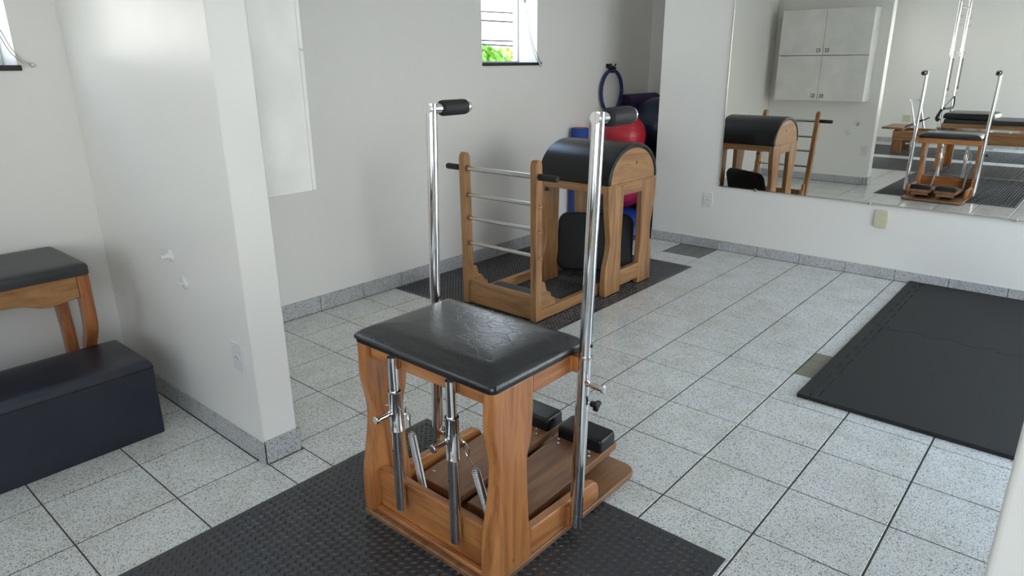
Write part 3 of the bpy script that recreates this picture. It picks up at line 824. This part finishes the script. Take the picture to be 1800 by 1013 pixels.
for zz, r in ((.893, .0150), (.730, .0115), (.582, .0115), (.419, .0115)):
    yy = -2.285-.05*zz; dxl = .040*zz; dxr = .036*zz
    rg = obj('rung', MB().tube((-.3445+dxl, yy, zz), (.2215+dxr, yy, zz), r, 20), M['satin'], lb)
    obj('rung_cup', MB().tube((-.324+dxl, yy, zz), (-.313+dxl, yy, zz), r+.005, 18), M['dwood_z'], rg)
    if zz > .85:
        obj('hand_grip', MB().lathe([(.016, 0), (.0185, .003), (.0185, .125), (.016, .129)], (.2435+dxr, yy, zz), 0, 22), M['foamgrip'], rg)
        obj('hand_grip', MB().lathe([(.016, 0), (.0185, -.003), (.0185, -.125), (.016, -.129)], (-.3665+dxl, yy, zz), 0, 22), M['foamgrip'], rg)
obj('front_board', MB().box(-.3235, .2005, -2.300, -2.275, .010, .165), M['bwood_x'], lb, bevel=.005, seg=3)
for nm, x0, x1 in (('l', -.367, -.325), ('r', .203, .245)):
    rl = obj('floor_rail', MB().box(x0, x1, -2.312 if nm == 'r' else -2.255, -1.10, .0082, .072), M['bwood_y'], lb, bevel=.004)
    br = catmull([(-2.252, .235), (-2.236, .245), (-2.222, .238), (-2.212, .205), (-2.200, .180), (-2.178, .172), (-2.165, .160), (-2.155, .135), (-2.135, .125), (-2.118, .110), (-2.110, .073)], 4)
    obj('scroll_bracket', MB().prism([(-2.252, .073)]+br, 0, x0+.006, x1-.006), M['bwood_y'], lb, bevel=.003)
    if nm == 'r':
        for yy, zz in ((-2.285, .050), (-2.285, .028)): obj('screw_head', MB().lathe([(.004, -.001), (.004, .0006)], (.245, yy, zz), 0, 10), M['satin'], rl)
obj('foot_board', MB().box(-.3245, .2025, -2.255, -2.02, .060, .074), M['bwood_x'], lb, bevel=.002)
fp = MB(); cushion(fp, rrect(-.300, .180, -2.240, -2.035, .030, 5), .0745, .100, .003, .012)
obj('foot_pad', fp, M['grayleather'], lb, smooth=60)
# barrel
RX0, RX1 = -.262, .308
yA0, yA1 = -1.655, -1.068
legFo = catmull([(-1.668, .0082), (-1.668, .10), (-1.660, .20), (-1.630, .30), (-1.622, .38), (-1.634, .47), (-1.652, .56), (-1.662, .65), (-1.664, .742)], 4)
legFi = [(-1.478, .742), (-1.478, .60), (-1.486, .35), (-1.478, .14), (-1.480, .0082)]
legRo = catmull([(-1.060, .742), (-1.064, .65), (-1.078, .56), (-1.096, .47), (-1.106, .38), (-1.098, .28), (-1.082, .18), (-1.075, .10), (-1.074, .0082)], 4)
legRi = [(-1.244, .0082), (-1.244, .14), (-1.236, .35), (-1.244, .60), (-1.244, .742)]
for x0, x1 in ((RX0, RX0+.042), (RX1-.042, RX1)):
    obj('barrel_leg', MB().prism(legFo+legFi, 0, x0, x1), M['bwood_z'], lb, bevel=.005, seg=3)
    obj('barrel_leg', MB().prism(legRo+legRi[::1], 0, x0, x1), M['bwood_z'], lb, bevel=.005, seg=3)
    obj('bottom_rail', MB().box(x0+.002, x1-.002, -1.4785, -1.2435, .050, .160), M['bwood_y'], lb, bevel=.003)
    obj('top_rail', MB().box(x0+.002, x1-.002, -1.4775, -1.2445, .668, .742), M['bwood_y'], lb, bevel=.003)
obj('cross_beam', MB().box(RX0+.0425, RX1-.0425, -1.662, -1.632, .700, .742), M['bwood_x'], lb, bevel=.003)
obj('cross_beam', MB().box(RX0+.0425, RX1-.0425, -1.090, -1.062, .700, .742), M['bwood_x'], lb, bevel=.003)
obj('barrel_deck', MB().box(RX0, RX1, -1.664, -1.060, .7425, .752), M['bwood_x'], lb, bevel=.002)
yc, ry, rz = -1.362, .300, .248
def arch(ry_, rz_, n=28): return [(yc+ry_*math.cos(PI*k/n), .7525+rz_*(math.sin(PI*k/n)**.92)) for k in range(n+1)]
for x0, x1 in ((RX0+.002, RX0+.022), (RX1-.022, RX1-.002)):
    ew = obj('barrel_end', MB().prism(arch(ry-.030, rz-.030), 0, x0, x1), M['bwood_y'], lb, bevel=.003)
    if x1 > 0:
        lg = [(-.016, -.010), (-.006, -.004), (.004, .008), (.014, .006), (.016, -.002), (.006, -.008), (-.004, -.004), (-.006, .006), (.004, .010)]
        obj('emblem', MB().path(catmull([(x1+.0004, yc+.028+a, .870+b) for a, b in lg], 4), .0013, 6), M['plastic'], ew)
outer, innr = arch(ry, rz), arch(ry-.0295, rz-.0295)
obj('barrel_pad', MB().prism(outer+innr[::-1], 0, RX0-.002, RX1+.001), M['leather2'], lb, bevel=.008, seg=3, smooth=50)
obj('adjust_knob', MB().lathe([(.016, 0), (.016, .012), (.006, .014), (.006, .03)], (-.20, -1.647, .670), 2, 14), M['plastic'], lb)
obj('adjust_knob', MB().lathe([(.016, 0), (.016, .012), (.006, .014), (.006, .03)], (.16, -1.075, .670), 2, 14), M['plastic'], lb)
obj('slide_block', MB().box(.2005, .2475, -1.700, -1.6715, .0725, .098), M['bwood_x'], lb, bevel=.003)

# padded board leaning inside the barrel
jb = thing('padded_board', (-.02, -1.40, .06), 'black padded board with rounded corners leaning inside the ladder barrel', 'padded board')
ang = math.radians(15); yaw = math.radians(29)
def lean(p):   # p=(across, along, thick) in the board plane
    u = p[1]*math.sin(ang)+p[2]*math.cos(ang)
    return (.022+p[0]*math.cos(yaw)-u*math.sin(yaw), -1.385+p[0]*math.sin(yaw)+u*math.cos(yaw), .074+p[1]*math.cos(ang)-p[2]*math.sin(ang))
bd = MB(); cushion(bd, rrect(-.270, .270, .0, .420, .075, 8), 0, .045, .008, .022)
bd.v = [lean((x, y, .035-z)) for x, y, z in bd.v]
obj('pad', bd, M['fabric'], jb, smooth=60)
bk = MB().prism(rrect(-.262, .262, .008, .412, .070, 8), 2, .036, .052); bk.v = [lean(p) for p in bk.v]
obj('back_panel', bk, M['plastic'], jb, bevel=.003)
for xx in (-.16, .16):
    q = MB().box(xx-.02, xx+.02, .05, .13, .0525, .060); q.v = [lean(p) for p in q.v]
    obj('mount_bracket', q, M['satin'], jb, bevel=.001)

# ------------------------------------------------------------------ gear stacked in the recess
def ball(c, r, m, label, squash=1.0):
    t = thing('gym_ball', (c[0], c[1], c[2]-r*squash), label, 'ball')
    o = obj('ball_skin', MB().sphere(c, r, 56, 36, squash), m, t, smooth=80)
    obj('valve_plug', MB().lathe([(.008, 0), (.008, .003), (.004, .004)], (c[0]+r*.3, c[1]-r*.2, c[2]+r*squash*.925), 2, 12), M['whiteplastic'], t)
    return t
SX, SY = -.625, .012
dm = thing('balance_dome', (SX, SY, 0), 'blue half-ball balance dome on the floor behind the ladder barrel', 'balance dome')
obj('platform', MB().lathe([(.290, .0005), (.300, .010), (.300, .030), (.290, .036)], (SX, SY, 0), 2, 48), M['plastic'], dm)
obj('dome', MB().lathe([(.285*math.cos(PI/2*k/12)+.0005, .036+.205*math.sin(PI/2*k/12)) for k in range(13)], (SX, SY, 0), 2, 48), M['bluevinyl'], dm, smooth=70)
ball((SX, SY, .242+.225), .225, M['pink'], 'magenta gym ball resting on the blue dome behind the barrel')
ball((SX, SY, .693+.190), .190, M['red'], 'red gym ball on top of the stack behind the barrel')
ball((-.630, .640, .325), .322, M['dark'], 'dark gym ball on the floor at the back of the recess')
ball((-.632, .622, .648+.272), .272, M['navy'], 'large navy blue gym ball partly hidden by the wall corner')
fr = thing('foam_roller', (-.876, -.320, 0), 'blue foam roller with orange core standing against the window wall', 'foam roller')
obj('foam', MB().lathe([(.060, .0005), (.075, .006), (.076, .46), (.075, .955), (.066, .962)], (-.876, -.320, 0), 2, 32), M['bluefoam'], fr)
obj('core', MB().lathe([(.060, .958), (.060, .9635), (.02, .9636)], (-.876, -.320, 0), 2, 28), M['orange'], fr)
pm = thing('rolled_mat', (-.872, .56, 1.06), 'dark purple rolled exercise mat lying on the balls in the recess', 'exercise mat')
sp_pts = []
for k in range(0, 100):
    a = k*.28; rr = .012+.0024*k*.28; sp_pts.append((rr*math.cos(a), rr*math.sin(a)))
outp = [(x, z) for x, z in sp_pts]; inp = [(x*(1-.0045/max(.006, math.hypot(x, z))), z*(1-.0045/max(.006, math.hypot(x, z)))) for x, z in sp_pts]
obj('mat_roll', MB().prism([(-.874+x, 1.140+z) for x, z in outp]+[(-.874+x, 1.140+z) for x, z in inp[::-1]], 1, .385, .945), M['purple'], pm, smooth=60)
mg = thing('pilates_ring', (XW+.03, .245, 1.06), 'blue ring with black grips hanging from a hook on the window wall', 'ring')
rb = MB(); R = .190; c0 = Vector((XW+.034, .240, 1.245)); nseg = 56; b0 = 0
for k in range(nseg):
    t = 2*PI*k/nseg; er = Vector((0, math.cos(t)*.90, math.sin(t)))
    for a, b in ((-.008, -.017), (.008, -.017), (.008, .017), (-.008, .017)):
        p = c0+er*(R+a)+Vector((b, 0, 0)); rb.v.append(tuple(p))
for k in range(nseg):
    j = (k+1) % nseg
    for q in range(4): rb.f.append((k*4+q, k*4+(q+1) % 4, j*4+(q+1) % 4, j*4+q))
obj('ring_band', rb, M['ringblue'], mg, bevel=.003, seg=2)
for sgn in (1, -1):
    obj('grip_pad', MB().box(c0.x-.020, c0.x+.020, c0.y-.040, c0.y+.040, c0.z+sgn*(R+.006)-.0, c0.z+sgn*(R+.026)), M['foamgrip'], mg, bevel=.006, seg=3)
    obj('grip_pad', MB().box(c0.x-.018, c0.x+.018, c0.y-.034, c0.y+.034, c0.z+sgn*(R-.024), c0.z+sgn*(R-.007)), M['foamgrip'], mg, bevel=.005, seg=3)
wh = thing('coat_hook', (XW, .225, 1.42), 'black double coat hook on the window wall holding the blue ring', 'hook')
obj('plate', MB().box(XW+.0005, XW+.008, .180, .260, 1.455, 1.490), M['plastic'], wh, bevel=.003)
for dy in (-.026, .026):
    obj('prong', MB().path(catmull([(XW+.006, .220+dy*.5, 1.470), (XW+.040, .220+dy, 1.466), (XW+.058, .220+dy*1.2, 1.478), (XW+.060, .220+dy*1.3, 1.492)], 4), .006, 8), M['plastic'], wh)

# ------------------------------------------------------------------ padded stool and black box, left
bn = thing('padded_bench', (-.705, -4.75, 0), 'wooden bench with black padded top against the wall left of the partition', 'bench')
NX0, NX1, NY0, NY1 = -.935, -.480, -5.30, -4.402
pdm = MB(); cushion(pdm, rrect(NX0, NX1, NY0, NY1, .022, 5), .672, .722, .004, .018, prof=[(0, .672), (0, .690), (0, .704), (.004, .713), (.014, .719), (.04, .722), (.12, .724)])
obj('bench_pad', pdm, M['grayleather'], bn, smooth=60)
ap = [(NY0+.051, .668), (NY0+.051, .575), (NY0+.16, .560)] + catmull([(NY0+.20, .566), (NY0+.28, .590), (NY0+.45, .597), (NY1-.28, .590), (NY1-.20, .566)], 5) + [(NY1-.16, .560), (NY1-.051, .575), (NY1-.051, .668)]
for x0, x1 in ((NX1-.040, NX1-.016), (NX0+.016, NX0+.040)):
    obj('apron', MB().prism(ap, 0, x0, x1), M['bwood_y'], bn, bevel=.003)
for y0, y1 in ((NY0+.014, NY0+.036), (NY1-.036, NY1-.014)):
    obj('end_apron', MB().box(NX0+.081, NX1-.081, y0, y1, .590, .668), M['bwood_x'], bn, bevel=.003)
lp = catmull([(.082, .0005), (.084, .12), (.088, .24), (.080, .318), (.048, .365), (.018, .41), (.004, .46), (0, .54), (0, .668)], 5)
lpi = catmull([(.060, .668), (.060, .54), (.064, .46), (.078, .41), (.106, .365), (.132, .318), (.140, .24), (.135, .12), (.130, .0005)], 5)
for xe, sg in ((NX1-.012, -1), (NX0+.012, 1)):
    for y0, y1 in ((NY1-.050, NY1-.004), (NY0+.004, NY0+.050)):
        if sg < 0: poly = [(xe-a, z) for a, z in lp+lpi]
        else: poly = [(xe+a*.25, z) for a, z in lp]+[(xe+.060+(a-.060)*.25, z) for a, z in lpi]
        obj('leg', MB().prism(poly, 1, y0, y1), M['rwood_z'], bn, bevel=.004)
bxo = thing('vinyl_box', (-.385, -4.78, 0), 'long black vinyl upholstered box on the tiles in front of the bench', 'box')
vb = MB(); cushion(vb, rrect(-.562, -.182, -5.25, -4.328, .014, 4), .0015, .338, .004, .022, rings=6, prof=[(0, .0015), (0, .16), (0, .300), (.002, .318), (.008, .330), (.020, .336), (.06, .340), (.15, .341)])
obj('upholstery', vb, M['navyvinyl'], bxo, smooth=60)
pts = [(x, y, .304) for x, y in rrect(-.5625, -.1815, -5.2505, -4.3275, .014, 4)]
obj('seam_piping', MB().path(pts, .0022, 6, closed=True), M['leather2'], bxo)

# ------------------------------------------------------------------ rear room equipment (seen in the mirror)
ra = thing('low_reformer', (.95, -7.88, .004), 'low wooden reformer with a steel foot bar near the rear wall', 'exercise equipment')
for y0, y1 in ((-7.602, -7.566), (-8.235, -8.199)):
    obj('side_rail', MB().box(-.220, 2.10, y0, y1, .222, .370), M['bwood_x'], ra, bevel=.004)
    obj('inner_track', MB().box(-.19, 2.07, *( (y0-.012, y0-.001) if y0 > -8 else (y1+.001, y1+.012)), .300, .318), M['brushed'], ra)
for x0, x1 in ((-.219, -.183), (2.063, 2.099)):
    obj('end_rail', MB().box(x0, x1, -8.1985, -7.6025, .222, .370), M['bwood_y'], ra, bevel=.004)
for x0 in (-.215, 1.95):
    for y0 in (-7.620, -8.238): obj('leg', MB().box(x0, x0+.145, y0, y0+.055, .0082, .2215), M['dwood_z'], ra, bevel=.003)
obj('standing_platform', MB().prism(rrect(-.400, -.080, -8.30, -7.53, .03), 2, .392, .424), M['dwood_y'], ra, bevel=.004)
obj('platform_bracket', MB().box(-.22, -.10, -8.15, -7.65, .3705, .3915), M['dwood_y'], ra, bevel=.002)
obj('foot_bar', MB().path([(.100, -7.585, .372), (-.035, -7.585, .850), (-.042, -7.600, .866), (-.042, -8.180, .866), (-.035, -8.195, .850), (.100, -8.195, .372)], .017, 14), M['brushed'], ra)
obj('bar_support', MB().tube((-.07, -7.64, .428), (.17, -7.64, .560), .010, 10), M['plastic'], ra)
obj('bar_support', MB().tube((-.07, -8.14, .428), (.17, -8.14, .560), .010, 10), M['plastic'], ra)
cg = MB(); cushion(cg, rrect(.55, 1.30, -8.17, -7.63, .03, 4), .335, .385, .004, .02)
obj('carriage_pad', cg, M['leather2'], ra, smooth=60)
for k in range(2):
    obj('shoulder_rest', MB().box(1.18, 1.26, -8.10+.30*k, -7.96+.30*k, .386, .52), M['leather2'], ra, bevel=.02, seg=3)
obj('rope_post', MB().tube((2.0, -7.66, .3705), (2.0, -7.66, .62), .013, 12), M['brushed'], ra)
obj('rope_post', MB().tube((2.0, -8.14, .3705), (2.0, -8.14, .62), .013, 12), M['brushed'], ra)

rc = thing('trapeze_table', (1.80, -6.2, .004), 'wooden padded trapeze table with tall steel pole frame, seen in the mirror', 'exercise equipment')
TX0, TX1, TY0, TY1 = .755, 2.95, -6.560, -5.862
for y0, y1 in ((TY1-.036, TY1), (TY0, TY0+.036)):
    obj('side_board', MB().box(TX0, TX1, y0, y1, .5125, .655), M['bwood_x'], rc, bevel=.003)
    obj('side_board', MB().box(TX0+.55, TX1, y0+.002, y1-.002, .415, .5115), M['bwood_x'], rc, bevel=.003)
for x0, x1 in ((TX0, TX0+.036), (TX1-.036, TX1)):
    obj('end_board', MB().box(x0, x1, TY0+.0365, TY1-.0365, .5125, .655), M['bwood_y'], rc, bevel=.003)
for x0 in (TX0+.002, TX1-.100):
    for y0 in (TY1-.062, TY0+.004): obj('leg', MB().box(x0, x0+.098, y0, y0+.058, .0082, .512), M['wood_z'], rc, bevel=.004)
tb = MB(); cushion(tb, rrect(TX0+.02, TX1, TY0-.008, TY1+.008, .02, 4), .6555, .715, .004, .02)
obj('table_pad', tb, M['grayleather'], rc, smooth=60)
hp = MB(); cushion(hp, rrect(TX0+.0, TX0+.60, TY0+.02, TY1+.006, .05, 5), .720, .790, .010, .030)
obj('head_pad', hp, M['leather2'], rc, smooth=60)
PXs, PYs = (.722, 2.92), (-5.880, -6.540)
for px in PXs:
    for py in PYs:
        po = obj('pole', MB().tube((px, py, .40), (px, py, 2.30), .0175, 20), M['chrome'], rc)
        if px < 1:
            for zz in (1.62, 1.56): obj('pole_collar', MB().tube((px, py, zz-.012), (px, py, zz+.012), .024, 18), M['chrome'], po)
            for zz in (2.14, 2.03, 1.93, 1.565, 1.10, 1.02): obj('eye_ring', MB().torus((px+.032, py, zz), .014, .0026, 1, 16, 6), M['satin'], po)
            sprp = []
            for a in range(301):
                t = a/300; sprp.append((px+.034+.009*math.cos(2*PI*38*t), py+.009*math.sin(2*PI*38*t), 1.50-.42*t))
            obj('hanging_spring', MB().path(sprp, .0022, 4), M['dark'], po)
        obj('pole_bracket', MB().box(min(px-.024, TX0), max(px+.024, TX0) if px < 1 else px+.024, py-.024, py+.024, .56, .60), M['chrome'], po, bevel=.003)
for py in PYs: obj('top_rail', MB().tube((PXs[0]-.02, py, 2.285), (PXs[1]+.02, py, 2.285), .0175, 18), M['chrome'], rc)
for px in PXs+(1.50,): obj('top_crossbar', MB().tube((px, PYs[1], 2.262 if px == 1.50 else 2.285), (px, PYs[0], 2.262 if px == 1.50 else 2.285), .0160, 16), M['chrome'], rc)
obj('push_crossbar', MB().tube((.722, -6.522, 1.565), (.722, -5.898, 1.565), .0140, 16), M['chrome'], rc)
obj('top_crossbar', MB().tube((.722, -6.522, 2.16), (.722, -5.898, 2.16), .0140, 16), M['chrome'], rc)
obj('foot_strap', MB().path([(.742, -6.500, .985), (.742, -6.20, .925), (.742, -5.900, .860)], .006, 8), M['rubber'], rc)
obj('foot_strap', MB().path(catmull([(.746, -6.500, .985), (.752, -6.515, .90), (.750, -6.50, .825)], 4), .011, 8), M['rubber'], rc)
obj('strap_bar', MB().tube((.744, -6.500, .825), (.744, -5.905, .845), .015, 12), M['foamgrip'], rc)
obj('hand_strap', MB().path(catmull([(.735, -5.852, .840), (.712, -5.845, .785), (.690, -5.842, .725), (.705, -5.842, .690), (.728, -5.846, .715)], 5), .018, 10), M['rubber'], rc)
obj('hanging_strap', MB().path(catmull([(1.50, -6.2, 2.25), (1.50, -6.15, 2.20), (1.54, -6.12, 2.17), (1.58, -6.15, 2.21), (1.60, -6.2, 2.24)], 5), .014, 8), M['rubber'], rc)
bp_ = thing('blank_wall_plate', (-.44, YB, .44), 'beige blank cover plate on the rear wall behind the low reformer', 'wall plate')
obj('plate', MB().prism(rrect(-.505, -.375, .382, .500, .008), 1, YB+.0005, YB+.008), M['beigeplastic'], bp_, bevel=.002)

# ------------------------------------------------------------------ outdoors through the windows
gz = -3.4
gd = obj('ground', MB().box(-70, 70, -70, 80, gz-.2, gz), M['ground'], smooth=0); gd['kind'] = 'structure'
def tree(c, r, n, leafm, label, trunk_top, seed):
    t = thing('tree', (c[0], c[1], gz), label, 'tree', 'trees outside the window')
    rn = random.Random(seed)
    tm = MB().tube((c[0], c[1], gz-.1), (c[0], c[1], trunk_top), .16, 12, .07)
    for k in range(9):
        a = rn.uniform(0, 2*PI); z0 = trunk_top-rn.uniform(.1, 1.6)
        tm.tube((c[0], c[1], z0), (c[0]+math.cos(a)*r*.6, c[1]+math.sin(a)*r*.6, z0+r*rn.uniform(.3, .8)), .05, 7, .015)
    obj('trunk', tm, M['bark'], t)
    lf = MB()
    for k in range(n):
        while True:
            p = Vector((rn.uniform(-1, 1), rn.uniform(-1, 1), rn.uniform(-1, 1)))
            if .35 < p.length < 1: break
        p = Vector((c[0]+p.x*r*rn.uniform(.85, 1.08), c[1]+p.y*r, c[2]+p.z*r*.9))
        u = Vector((rn.gauss(0, 1), rn.gauss(0, 1), rn.gauss(0, 1))).normalized(); w_ = u.orthogonal().normalized(); s = rn.uniform(.07, .15)
        lf.add([p-u*s, p-w_*s*.45+u*.1*s, p+u*s, p+w_*s*.45+u*.1*s], [(0, 1, 2, 3)])
    lo = obj('foliage', lf, leafm, t, smooth=0, fixn=False); lo['kind'] = 'stuff'
    return t
tree((-11.15, 9.1, .78), 1.35, 5200, M['leaf'], 'bright green tree outside the window above the ladder', 1.0, 4)
tree((-14.6, 14.3, .55), 1.65, 4200, M['leaf2'], 'pale yellow-green tree farther off outside the same window', .9, 9)
for k, (za, zb) in enumerate(((2.652, 2.667), (2.455, 2.460), (2.018, 2.020), (1.930, 1.907))):
    x = -9.0; y0, y1 = -6.0, 22.0; sl = (zb-za)/1.136
    pts = []
    for q in range(25):
        y = y0+(y1-y0)*q/24; pts.append((x, y, za+sl*max(-1.5, min(2.5, y-7.12))))
    o = obj('power_cable', MB().path(pts, .021, 6), M['cable'])
    tag(o, ('topmost', 'second highest', 'third highest', 'lowest')[k]+' of the four overhead cables outside the window', 'cable', 'overhead cables')
for yy in (-6.0, 22.0):
    t = thing('utility_pole', (-9.0, yy, gz), 'concrete utility pole carrying the overhead cables at the '+('near' if yy < 0 else 'far')+' end', 'utility pole')
    obj('pole_shaft', MB().tube((-9.0, yy, gz-.1), (-9.0, yy, 3.3), .16, 16, .10), M['pole'], t)
    obj('cross_arm', MB().box(-9.7, -8.3, yy-.05, yy+.05, 2.95, 3.07), M['pole'], t)
